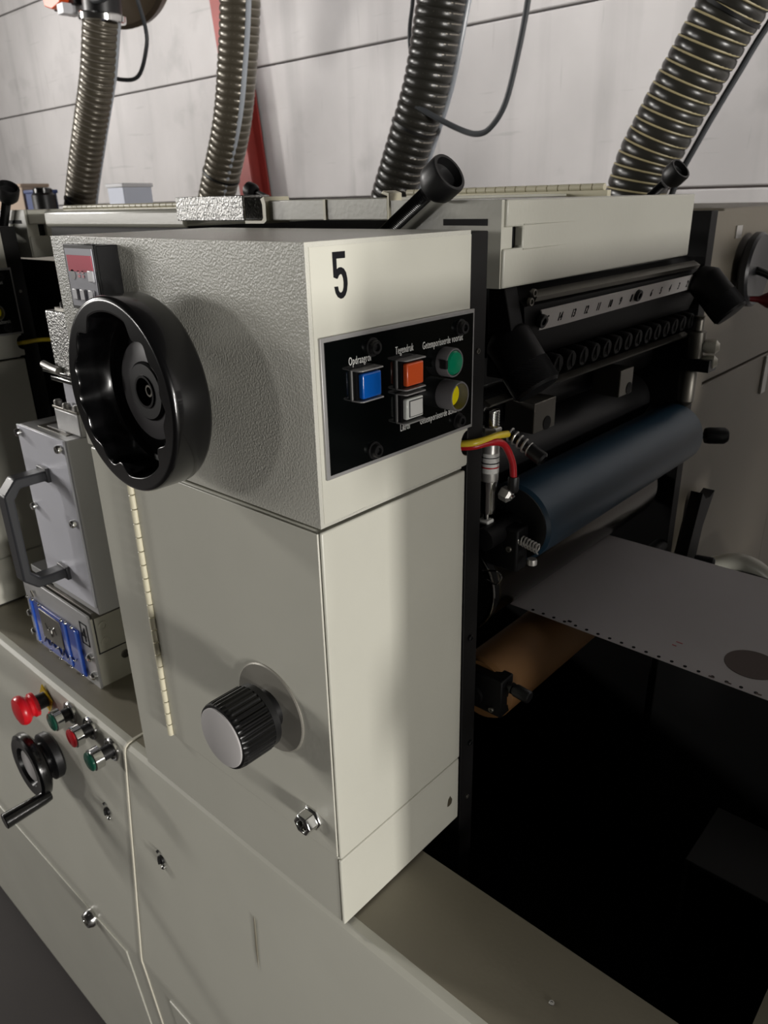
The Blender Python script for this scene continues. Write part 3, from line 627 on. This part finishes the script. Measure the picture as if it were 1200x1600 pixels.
e = MB().lathe((.1950, .3380, zt-.0004), (0, 0, 1), [(.0235, 0), (.0235, .0003), (.0001, .0003)], 40, cap=False).build('printed_seal', 'paper_ink', pw)
for x, y, wx, wy in ((.128, .331, .006, .001), (.127, .3235, .004, .001)): MB().box(x, x+wx, y, y+wy, zt-.0004, zt).build('printed_mark', 'led_red', pw, smooth=False)
for x in (.1715, .1860, .2110): MB().box(x, x+.005, NEAR+.0025, NEAR+.0040, zt-.0004, zt).build('printed_mark', 'paper_ink', pw, smooth=False)
text('30', .010, (.175, .512, zt-.0001), (0, -1, 0), (1, 0, 0), 'paper_ink', pw, name='printed_mark') if False else None
MB().box(.1790, .1850, .5060, .5090, zt-.0004, zt).build('printed_mark', 'paper_ink', pw, smooth=False)
MB().box(.0300, .0340, .2985, .3015, zt-.0004, zt).build('printed_mark', 'ink_black', pw, smooth=False)

# further dark details
gp = thing('sump_plate', (.2, .46, -.16), 'dark grey metal plate deep inside the machine well', 'plate')
MB().box(.1500, .4200, .4060, .5130, -.1560, -.1500).build('plate', 'sump_grey', gp, bevel=.001)
MB().box(.1500, .1560, .4060, .5130, -.48, -.1560).build('bracket', 'cavity', gp)
af = thing('far_air_cylinder', (.0, .60, .33), 'dim steel air cylinder standing at the far side plate', 'air cylinder')
MB().lathe((.012, .6020, .3900), (0, 0, 1), [(.010, 0), (.010, .030), (.006, .032), (.006, .048)], 24).build('upper_barrel', 'steel_dull', af)
MB().box(.0, .034, .590, .6150, .3760, .3900).build('mount_block', 'black_satin', af)
MB().lathe((.008, .600, .3320), (0, 0, 1), [(.006, 0), (.0105, .006), (.0105, .040), (.008, .044)], 24).build('lower_barrel', 'steel_dull', af)
for z in (.404, .386): MB().lathe((.020, .602, z), (1, .3, 0), [(.006, 0), (.008, .004), (.008, .014), (.004, .018)], 14).build('brass_fitting', 'nickel', af)
fk = thing('far_thumb_screw', (.0, .66, .29), 'black thumb screw beyond the far end of the blue roller', 'screw')
MB().lathe((.0, .628, .2850), (.8, .6, 0), [(.004, 0), (.004, .028), (.0095, .029), (.0105, .033), (.0105, .052), (.008, .056), (.0001, .056)], 20, cap=False).build('head', 'inner_black', fk)
fg = thing('far_bracket', (.03, .6, .15), 'black forked bracket beyond the far edge of the web', 'bracket')
MB().prism([(.605, .05), (.680, .05), (.700, .140), (.728, .185), (.712, .180), (.695, .182), (.680, .195), (.650, .10), (.605, .09)], 'x', .004, .020).build('fork', 'inner_black', fg)
MB().lathe((.02, .650, .105), (1, .25, 0), [(.005, 0), (.005, .010), (.010, .011), (.011, .014), (.011, .034), (.008, .037)], 18).build('thumb_screw', 'inner_black', fg)
fc = thing('curved_guard', (.05, .72, .05), 'beige curved guard with a dark opening behind the web', 'guard')
MB().tube([(.022+.10*t, .74+.10*math.sin(t*PI)*0+.04*t, .060-.035*t+.030*math.sin(t*PI)) for t in [i/16 for i in range(17)]], .013, 16).build('lip', 'cream', fc)
MB().tube([(.045+.10*t, .735+.03*t, .040-.030*t+.018*math.sin(t*PI)) for t in [i/16 for i in range(17)]], .020, 16).build('opening', 'black_satin', fc)
MB().box(.012, .13, .735, .760, -.018, .035).build('guard_body', 'cream', fc)

# ================================================================== CONTROLS on the base front (left)
def pushb(x, z, lens, label, L=.026, r=.0125):
    y = -.030*(-z)/.326
    t = thing('push_button', (x, y, z), label, 'push button', 'base push buttons')
    MB().lathe((x, y+.001, z), (0, -1, 0), [(.0150, 0), (.0150, .0025), (.0138, .0035), (.0110, .0035)], 28, cap=False).build('bezel', 'chrome', t)
    MB().lathe((x, y, z), (0, -1, 0), [(.0085, 0), (.0085, L*.6)], 20).build('neck', 'black_satin', t)
    MB().lathe((x, y, z), (0, -1, 0), [(r, L*.50), (r+.0008, L*.52), (r+.0008, L*.86), (r-.001, L*.90)], 28, cap=False).build('collar', 'chrome', t)
    MB().lathe((x, y, z), (0, -1, 0), [(r-.0008, L*.6), (r-.0008, L*.97), (r-.002, L), (.0001, L*1.02)], 28, cap=False).build('lens', lens, t)
pushb(-.4870, -.0180, 'lens_dgreen', 'green chrome ringed push button next to the red emergency stop')
pushb(-.4360, -.0160, 'lens_red', 'red chrome ringed push button between two green ones')
pushb(-.3860, -.0200, 'lens_dgreen', 'green chrome ringed push button nearest the pale panel joint', L=.030)
es = thing('emergency_stop', (-.553, -.002, -.03), 'red mushroom emergency stop button on a yellow plate', 'emergency stop')
MB().lathe((-.556, -.002, -.028), (0, -1, 0), [(.020, 0), (.020, .0015), (.0001, .0015)], 4, cap=False, ph=.2).build('warning_plate', 'sign_yellow', es, smooth=False)
MB().cyl((-.556, -.002, -.029), (-.556, -.020, -.029), .0105, 24).build('stem', 'black_satin', es)
MB().lathe((-.556, -.016, -.029), (0, -1, 0), [(.0115, 0), (.0165, .0015), (.0165, .006), (.0140, .008), (.0140, .011), (.0180, .014), (.0200, .017), (.0200, .021), (.0180, .0245), (.012, .0265), (.0001, .027)], 36, cap=False).build('mushroom_head', 'estop_red', es)
# fold-out crank handle
cx_, cz_ = -.547, -.1080
ck = thing('hand_crank', (cx_, -.01, cz_), 'black hand crank with silver hub and fold-out grip below the push buttons', 'hand crank')
MB().lathe((cx_, -.0105, cz_), (0, -1, 0), [(.030, 0), (.033, .003), (.033, .012), (.028, .015)], 40).build('flange', 'black_satin', ck)
MB().lathe((cx_, -.020, cz_), (0, -1, 0), [(.022, 0), (.024, .012), (.040, .014), (.0445, .017), (.0460, .021), (.0450, .0275), (.0410, .0300), (.0280, .0290), (.0265, .0240), (.0001, .0240)], 48, cap=False).build('wheel', 'black_plastic', ck)
MB().lathe((cx_, -.0440, cz_), (0, -1, 0), [(.0225, -.001), (.0225, .0015), (.0200, .0022), (.0001, .0022)], 36, cap=False).build('hub_cap', 'cap_grey', ck)
gx, gz = cx_+.036, cz_-.0300
MB().tube([(gx, -.040, gz), (gx, -.050, gz), (gx-.0005, -.060, gz-.0005), (gx-.001, -.100, gz-.002)], .0085, 16, rf=lambda i: [.0070, .0085, .0090, .0105][i]).build('grip', 'black_plastic', ck, bevel=.001)

# ================================================================== ALUMINIUM BLOCK, BOX and FITTINGS between heads 4 and 5
ab = thing('die_block', (-.568, .07, 0), 'low aluminium block with a blue plate standing on the base deck', 'block')
MB().box(-.6590, -.4790, .0420, .1040, 0, .1000).build('body', 'nickel', ab, bevel=.0008)
MB().box(-.6590, -.4775, .0382, .0418, 0, .1060).build('front_plate', 'alu', ab, bevel=.0006)
MB().box(-.6590, -.4770, .0440, .1040, .1000, .1085).build('top_rail', 'steel_dull', ab, bevel=.0006)
MB().box(-.6500, -.4770, .0500, .1040, .1100, .1200).build('slide_plate', 'alu', ab, bevel=.0006)
MB().box(-.4795, -.4776, .0470, .1000, .0500, .0995).build('side_plate', 'nickel', ab, bevel=.0004)
MB().box(-.4795, -.4784, .0452, .0466, .0490, .1000).build('side_groove', 'cavity', ab)
MB().box(-.4795, -.4784, .0452, .1020, .0478, .0492).build('side_groove', 'cavity', ab)
for y, z in ((.0560, .0860), (.0560, .0630)): hexscrew((-.4778, y, z), (1, 0, 0), .0062, .0014, 'nickel', ab)
hexscrew((-.4790, .0790, .0330), (1, 0, 0), .0058, .0014, 'steel_dull', ab)
for x, z in ((-.6540, .0480), (-.6540, .0180), (-.4880, .0440), (-.4880, .0160)):
    MB().lathe((x, .0382, z), (0, -1, 0), [(.0055, 0), (.0055, .003), (.0035, .0055), (.0001, .006)], 18, cap=False).build('dome_nut', 'chrome', ab)
bpq = MB().box(-.6430, -.5080, .0350, .0380, .0060, .0760).build('blue_plate', 'blue_plate', ab, bevel=.001)
for x in (-.641, -.545, -.514): MB().box(x, x+.007, .0335, .0352, .010, .0750).build('ridge', 'blue_bright', bpq, bevel=.001)
MB().box(-.615, -.556, .0338, .0352, .026, .0700).build('window', 'steel_dull', bpq, bevel=.002)
rnd = random.Random(3)
MB().tube(bez([(-.618+.0085*i, .0342, .0200+(.007 if i % 2 else -.002)+rnd.uniform(-.003, .003)) for i in range(12)], 6), .0009, 6).build('script_mark', 'chrome', bpq)
MB().tube(bez([(-.600+.005*i, .0336, .045+rnd.uniform(-.012, .012)) for i in range(7)], 6), .0008, 6).build('script_mark', 'chrome', bpq)
for x, z in ((-.646, .077), (-.630, .078), (-.612, .076), (-.548, .0765), (-.536, .077), (-.520, .0765), (-.636, .007), (-.605, .0065), (-.575, .006), (-.545, .006), (-.515, .0065)):
    MB().lathe((x, .0352, z), (0, -1, 0), [(.0025, 0), (.0018, .0022), (.0001, .003)], 10, cap=False).build('bead', 'chrome', bpq)
fr = MB()
for q in ((-.5020, -.4835, .0905, .0920), (-.5020, -.4835, .0600, .0615), (-.5020, -.5005, .0600, .0920), (-.4850, -.4835, .0600, .0920)): fr.box(q[0], q[1], .0376, .0384, q[2], q[3])
fr.build('number_frame', 'ink_black', ab, smooth=False)
text('4', .0290, (-.5000, .0376, .0655), (1, 0, 0), (0, 0, 1), 'ink_black', ab, name='number', sx=.80)
MB().tube([(-.632, .037, .088), (-.628, .035, .092), (-.626, .036, .083)], .0016, 8).build('hook', 'steel_dull', ab)

bx = thing('handle_box', (-.504, .065, .12), 'light aluminium box with a dark angular carrying handle left of the head', 'box')
MB().box(-.5615, -.4445, .0400, .0880, .1200, .3370).build('body', 'alu', bx, bevel=.0012)
MB().box(-.5630, -.4475, .0378, .0402, .1300, .3370).build('front_plate', 'alu_plate', bx, bevel=.0005)
MB().box(-.5330, -.4640, .0500, .0860, .3368, .3378).build('lid_plate', 'steel_dull', bx)
MB().box(-.5210, -.4760, .0560, .0800, .3376, .3384).build('lid_label', 'alu', bx)
for x, z in ((-.5560, .3285), (-.4560, .3270), (-.5560, .2350), (-.4560, .2380)):
    MB().lathe((x, .0378, z), (0, -1, 0), [(.0048, 0), (.0048, .0045), (.0038, .0060), (.0018, .0060), (.0016, .0035), (.0001, .0035)], 16, cap=False).build('screw', 'chrome', bx)
xh = -.5080
def hp(z, y): return (xh, y, z)
hpth = [hp(.2860, .0378), hp(.2860, .0050), hp(.2640, -.0120), hp(.1800, -.0120), hp(.1630, .0050), hp(.1630, .0378)]
hl = [( .0378, .2930), (-.0010, .2930), (-.0165, .2760), (-.0165, .1700), (-.0010, .1560), (.0378, .1560), (.0378, .1680), (.0030, .1680), (-.0060, .1780), (-.0060, .2690), (.0030, .2810), (.0378, .2810)]
MB().prism(hl, 'x', xh-.0105, xh+.0105).build('handle', 'handle_grey', bx, bevel=.0022, seg=2)
MB().box(xh-.0120, xh+.0120, .0330, .0380, .2790, .2960).build('handle_foot', 'handle_grey', bx, bevel=.001)
MB().box(xh-.0120, xh+.0120, .0330, .0380, .1530, .1700).build('handle_foot', 'handle_grey', bx, bevel=.001)

st = thing('valve_stack', (-.46, .072, .337), 'stack of chrome plates and a silver post behind the handwheel', 'valve')
MB().box(-.4950, -.4400, .0560, .0960, .3378, .3640).build('lower_box', 'alu', st, bevel=.002)
MB().box(-.4960, -.4390, .0550, .0970, .3640, .3670).build('lower_lid', 'steel_dull', st, bevel=.0008)
for x, y in ((-.490, .060), (-.466, .058), (-.446, .060), (-.448, .090)):
    MB().lathe((x, y, .3670), (0, 0, 1), [(.0045, 0), (.0045, .0050), (.0030, .0062), (.0001, .0062)], 14, cap=False).build('screw', 'steel', st)
MB().box(-.4780, -.4300, .0640, .0930, .3670, .3960).build('middle_box', 'alu_plate', st, bevel=.001)
MB().box(-.4880, -.4280, .0560, .0960, .3960, .4010).build('flange', 'chrome', st, bevel=.001)
MB().box(-.4980, -.4280, .0530, .0990, .4050, .4090).build('upper_flange', 'chrome', st, bevel=.001)
MB().tube([(-.492, .0530, .4140), (-.476, .0540, .4110), (-.460, .0540, .4095)], .0040, 12).build('lever', 'steel', st)
MB().box(-.4760, -.4250, .0580, .0960, .4010, .4720).build('post', 'hammer_silver', st, bevel=.002)
MB().box(-.4640, -.4350, .0640, .0900, .4720, .4750).build('post_cap', 'steel_dull', st)
MB().lathe((-.4520, .070, .4750), (0, 0, 1), [(.0050, 0), (.0050, .0050), (.0035, .0060), (.0001, .006)], 14, cap=False).build('post_screw', 'chrome', st)

# ================================================================== NEIGHBOUR UNITS
copy_tree(hd, (-PITCHX, 0, 0), 'grey press head cabinet cut off by the left picture edge', skip=('numeral', 'paint_chip'))
copy_tree(sf, (-PITCHX, 0, 0), 'black steel side plate behind the leftmost head')
copy_tree(cp, (-PITCHX, 0, 0), 'black button panel with a yellow button at the left picture edge')
copy_tree(tg, (-PITCHX, 0, 0), 'yellow air tube under the leftmost button panel')
copy_tree(ho, (-PITCHX, 0, 0), 'cream ink hood behind the leftmost head')
copy_tree(ff, (-PITCHX, 0, 0), 'black steel side plate on the far side of the leftmost unit')
copy_tree(hd, (PITCHX, 0, 0), 'press head cabinet of the next unit just right of the picture', skip=('numeral', 'paint_chip'))
copy_tree(hd, (2*PITCHX, 0, 0), 'press head cabinet two units to the right, outside the picture', skip=('numeral', 'paint_chip'))
copy_tree(hw, (PITCHX, 0, 0), 'black handwheel of the next unit just right of the picture')
copy_tree(kb, (PITCHX, 0, 0), 'fluted knob of the next unit just right of the picture')
copy_tree(sf, (PITCHX, 0, 0), 'black steel side plate of the next unit just right of the picture')

NX = 'of the next unit just right of the picture'
for o_, lb_ in ((ho, 'cream ink hood '), (cy, 'bare steel cylinder '), (du, 'black ink duct body '), (ff, 'far black side plate '), (plr, 'dark blue rubber roller '), (fmr, 'thin dark roller '), (trr, 'dull grey roller '), (kfr, 'brown covered roller ')):
    copy_tree(o_, (PITCHX, 0, 0), lb_+NX)

# ================================================================== BACKGROUND: hoses, cables, fan, odds and ends
def hose(path, r, mm, wm_, label, pitch=.0185, cable=None, ties=()):
    pts = bez(path, 40); P = [pts[0]]; s = 0; S = [0]
    for a_, b_ in zip(pts, pts[1:]): s += (b_-a_).length; S.append(s)
    def at(d):
        import bisect
        i = min(max(bisect.bisect(S, d)-1, 0), len(S)-2); t = (d-S[i])/(S[i+1]-S[i]); return pts[i].lerp(pts[i+1], t)
    t = thing('extraction_hose', path[-1], label, 'hose', 'ribbed extraction hoses')
    k = 8; n_ = int(s/pitch*k); ring_ = [at(s*i/n_) for i in range(n_+1)]
    MB().tube(ring_, r, 36, rf=lambda i: r*(.935+.065*math.sqrt(abs(math.sin(PI*i/k))))).build('duct', mm, t, ang=60)
    # support wire winding round the duct in the valleys
    turns = s/pitch; m = int(turns*28); hp_ = []; u = None
    for i in range(m+1):
        d = s*i/m; p = at(d); dr_ = (at(min(d+.01, s))-at(max(d-.01, 0))).normalized()
        if u is None: u = frame(dr_)[1]
        u = (u-dr_*u.dot(dr_)).normalized(); v = dr_.cross(u); th_ = 2*PI*i/28
        hp_.append(p+(u*math.cos(th_)+v*math.sin(th_))*r*.965)
    MB().tube(hp_, .0019, 6).build('support_wire', wm_, t)
    for f_ in ties:
        d = s*f_; p = at(d); dr_ = (at(min(d+.01, s))-at(max(d-.01, 0))).normalized()
        q = MB().lathe(p, dr_, [(r*.98, -.003), (r*1.03, -.003), (r*1.03, .003), (r*.98, .003)], 36, cap=False, closed=True).build('cable_tie', 'black_satin', t)
    if cable:
        off, cr, cm = cable
        MB().tube([at(s*i/60)+Vector(off) for i in range(61)], cr, 10).build('side_tube', cm, t)
    return t
HR4 = .0595
hose([(.02, 1.25, 1.22), (-.1250, 1.25, 1.03), (-.2318, 1.25, .8762), (-.2753, 1.25, .8002), (-.3325, 1.25, .6930), (-.3740, 1.25, .5956), (-.41, 1.25, .40)], HR4, 'hose_dark', 'wire_cream',
     'thick black ribbed hose leaning furthest right in front of the wall', .0200, ((.050, .041, -.032), .006, 'cable'), (.47,))
hose([(-.79, 1.25, 1.30), (-.8400, 1.25, 1.10), (-.8759, 1.25, .9764), (-.9179, 1.25, .8194), (-.9699, 1.25, .7020), (-1.0243, 1.25, .5886), (-1.11, 1.25, .40)], .0555, 'hose_dark', 'wire_grey',
     'black ribbed hose rising behind the large clamp knob', .0195, ((.044, .040, -.005), .0065, 'clear_tube'), (.62,))
hose([(-1.49, 1.20, 1.30), (-1.513, 1.2, 1.0685), (-1.5517, 1.2, .9103), (-1.6003, 1.2, .7715), (-1.6941, 1.2, .6042), (-1.80, 1.2, .42)], .0545, 'hose_grey', 'wire_grey',
     'grey ribbed hose in front of the red column', .0190, ((.054, -.014, .004), .0075, 'clear_tube'), (.72,))
hose([(-2.2080, 1.20, 1.135), (-2.2235, 1.2, 1.1094), (-2.2899, 1.2, .9725), (-2.4034, 1.2, .8072), (-2.5249, 1.2, .6231), (-2.62, 1.2, .45)], .0580, 'hose_grey', 'wire_grey',
     'grey ribbed hose hanging from the brown fan at the far left', .0210, ((.048, .034, .0), .008, 'clear_tube'), (.80,))
cb1 = tag(MB().tube(bez([(-.640, 1.25, 1.15), (-.645, 1.25, 1.02), (-.6524, 1.25, .9416), (-.6705, 1.25, .8535), (-.6981, 1.25, .7607), (-.7350, 1.25, .715), (-.7728, 1.25, .7040), (-.8250, 1.25, .7180), (-.8834, 1.22, .7505), (-.93, 1.20, .780)], 8), .0065, 8).build('loop_cable', 'cable'), 'grey cable hanging in a long loop beside the middle black hose', 'cable', 'hanging cables')
cb2 = tag(MB().tube(bez([(-2.172, 1.3, 1.25), (-2.1509, 1.3, 1.1816), (-2.1254, 1.3, 1.1), (-2.1354, 1.3, 1.0458), (-2.2000, 1.3, .9754), (-2.2700, 1.28, .9680), (-2.360, 1.24, .9953)], 8), .0065, 8).build('loop_cable', 'cable'), 'grey cable looping below the brown fan', 'cable', 'hanging cables')
cb3 = tag(MB().tube(bez([(-1.003, 1.31, 1.20), (-1.0061, 1.31, 1.0802), (-1.0088, 1.31, 1.0054), (-1.0195, 1.31, .9421), (-1.010, 1.31, .8877), (-.9643, 1.315, .8288)], 8), .005, 8).build('loop_cable', 'cable'), 'thin dark cable down the left side of the middle black hose', 'cable', 'hanging cables')

fn = thing('extractor_fan', (-2.30, 1.35, 1.10), 'round brown extractor fan with an orange switch above the left hose', 'fan')
ca = Vector((.50, -.75, -.25))
MB().lathe((-2.43, 1.42, 1.355), ca, [(.185, 0), (.195, .010), (.195, .060), (.180, .075), (.150, .078), (.0001, .070)], 56, cap=False).build('drum', 'brown_drum', fn)
MB().cyl((-2.205, 1.20, 1.130), (-2.190, 1.20, 1.250), .060, 32).build('spigot', 'black_satin', fn)
MB().lathe((-2.2095, 1.20, 1.128), (-.12, 0, -1), [(.070, -.012), (.073, -.008), (.073, .008), (.070, .012)], 36).build('hose_clamp', 'chrome', fn)
MB().box(-2.34, -2.30, 1.12, 1.18, 1.145, 1.175).build('terminal', 'key_white', fn, bevel=.002)
MB().box(-2.42, -2.28, 1.15, 1.30, 1.170, 1.330).build('motor_bracket', 'black_satin', fn, bevel=.004)
MB().prism([(-2.420, 1.180), (-2.375, 1.166), (-2.320, 1.176), (-2.310, 1.186), (-2.315, 1.290), (-2.440, 1.290)], 'y', 1.12, 1.20).build('switch_box', 'orange_paint', fn, bevel=.003)
MB().tube(bez([(-2.20, 1.16, 1.19), (-2.15, 1.15, 1.165), (-2.10, 1.16, 1.17), (-2.09, 1.18, 1.22)], 8), .014, 10).build('lead', 'cable', fn)

def oddbox(name, x0, x1, y0, y1, z0, z1, m_, label, cat, lid=None):
    t = thing(name, ((x0+x1)/2, (y0+y1)/2, z0), label, cat)
    MB().box(x0, x1, y0, y1, z0, z1).build('body', m_, t, bevel=.004)
    MB().box(x0-.004, x1+.004, y0-.004, y1+.004, z1-.012, z1).build('lid', lid or m_, t, bevel=.003)
    MB().box(x0-.012, x0-.002, y0+.01, y1, z0, z1-.014).build('end_panel', 'box_blue', t) if name == 'storage_box' else None
oddbox('storage_box', -2.020, -1.925, 1.02, 1.12, .553, .636, 'box_white', 'white storage box on the housing between the two left hoses', 'box', 'key_white')
oddbox('tool_case', -2.600, -2.520, 1.02, 1.10, .553, .632, 'box_blue', 'small blue case left of the leftmost ribbed hose', 'case')
oddbox('carton', -3.02, -2.64, 1.03, 1.13, .553, .655, 'carton', 'brown carton at the far left behind the hoods', 'carton')
jr = thing('black_jar', (-2.46, 1.03, .553), 'black round jar beside the small blue case', 'jar')
MB().lathe((-2.480, 1.03, .553), (0, 0, 1), [(.036, 0), (.040, .004), (.040, .060), (.030, .070)], 28).build('body', 'black_satin', jr)
MB().lathe((-2.480, 1.03, .620), (0, 0, 1), [(.032, 0), (.032, .014), (.026, .018)], 28).build('lid', 'black_plastic', jr)
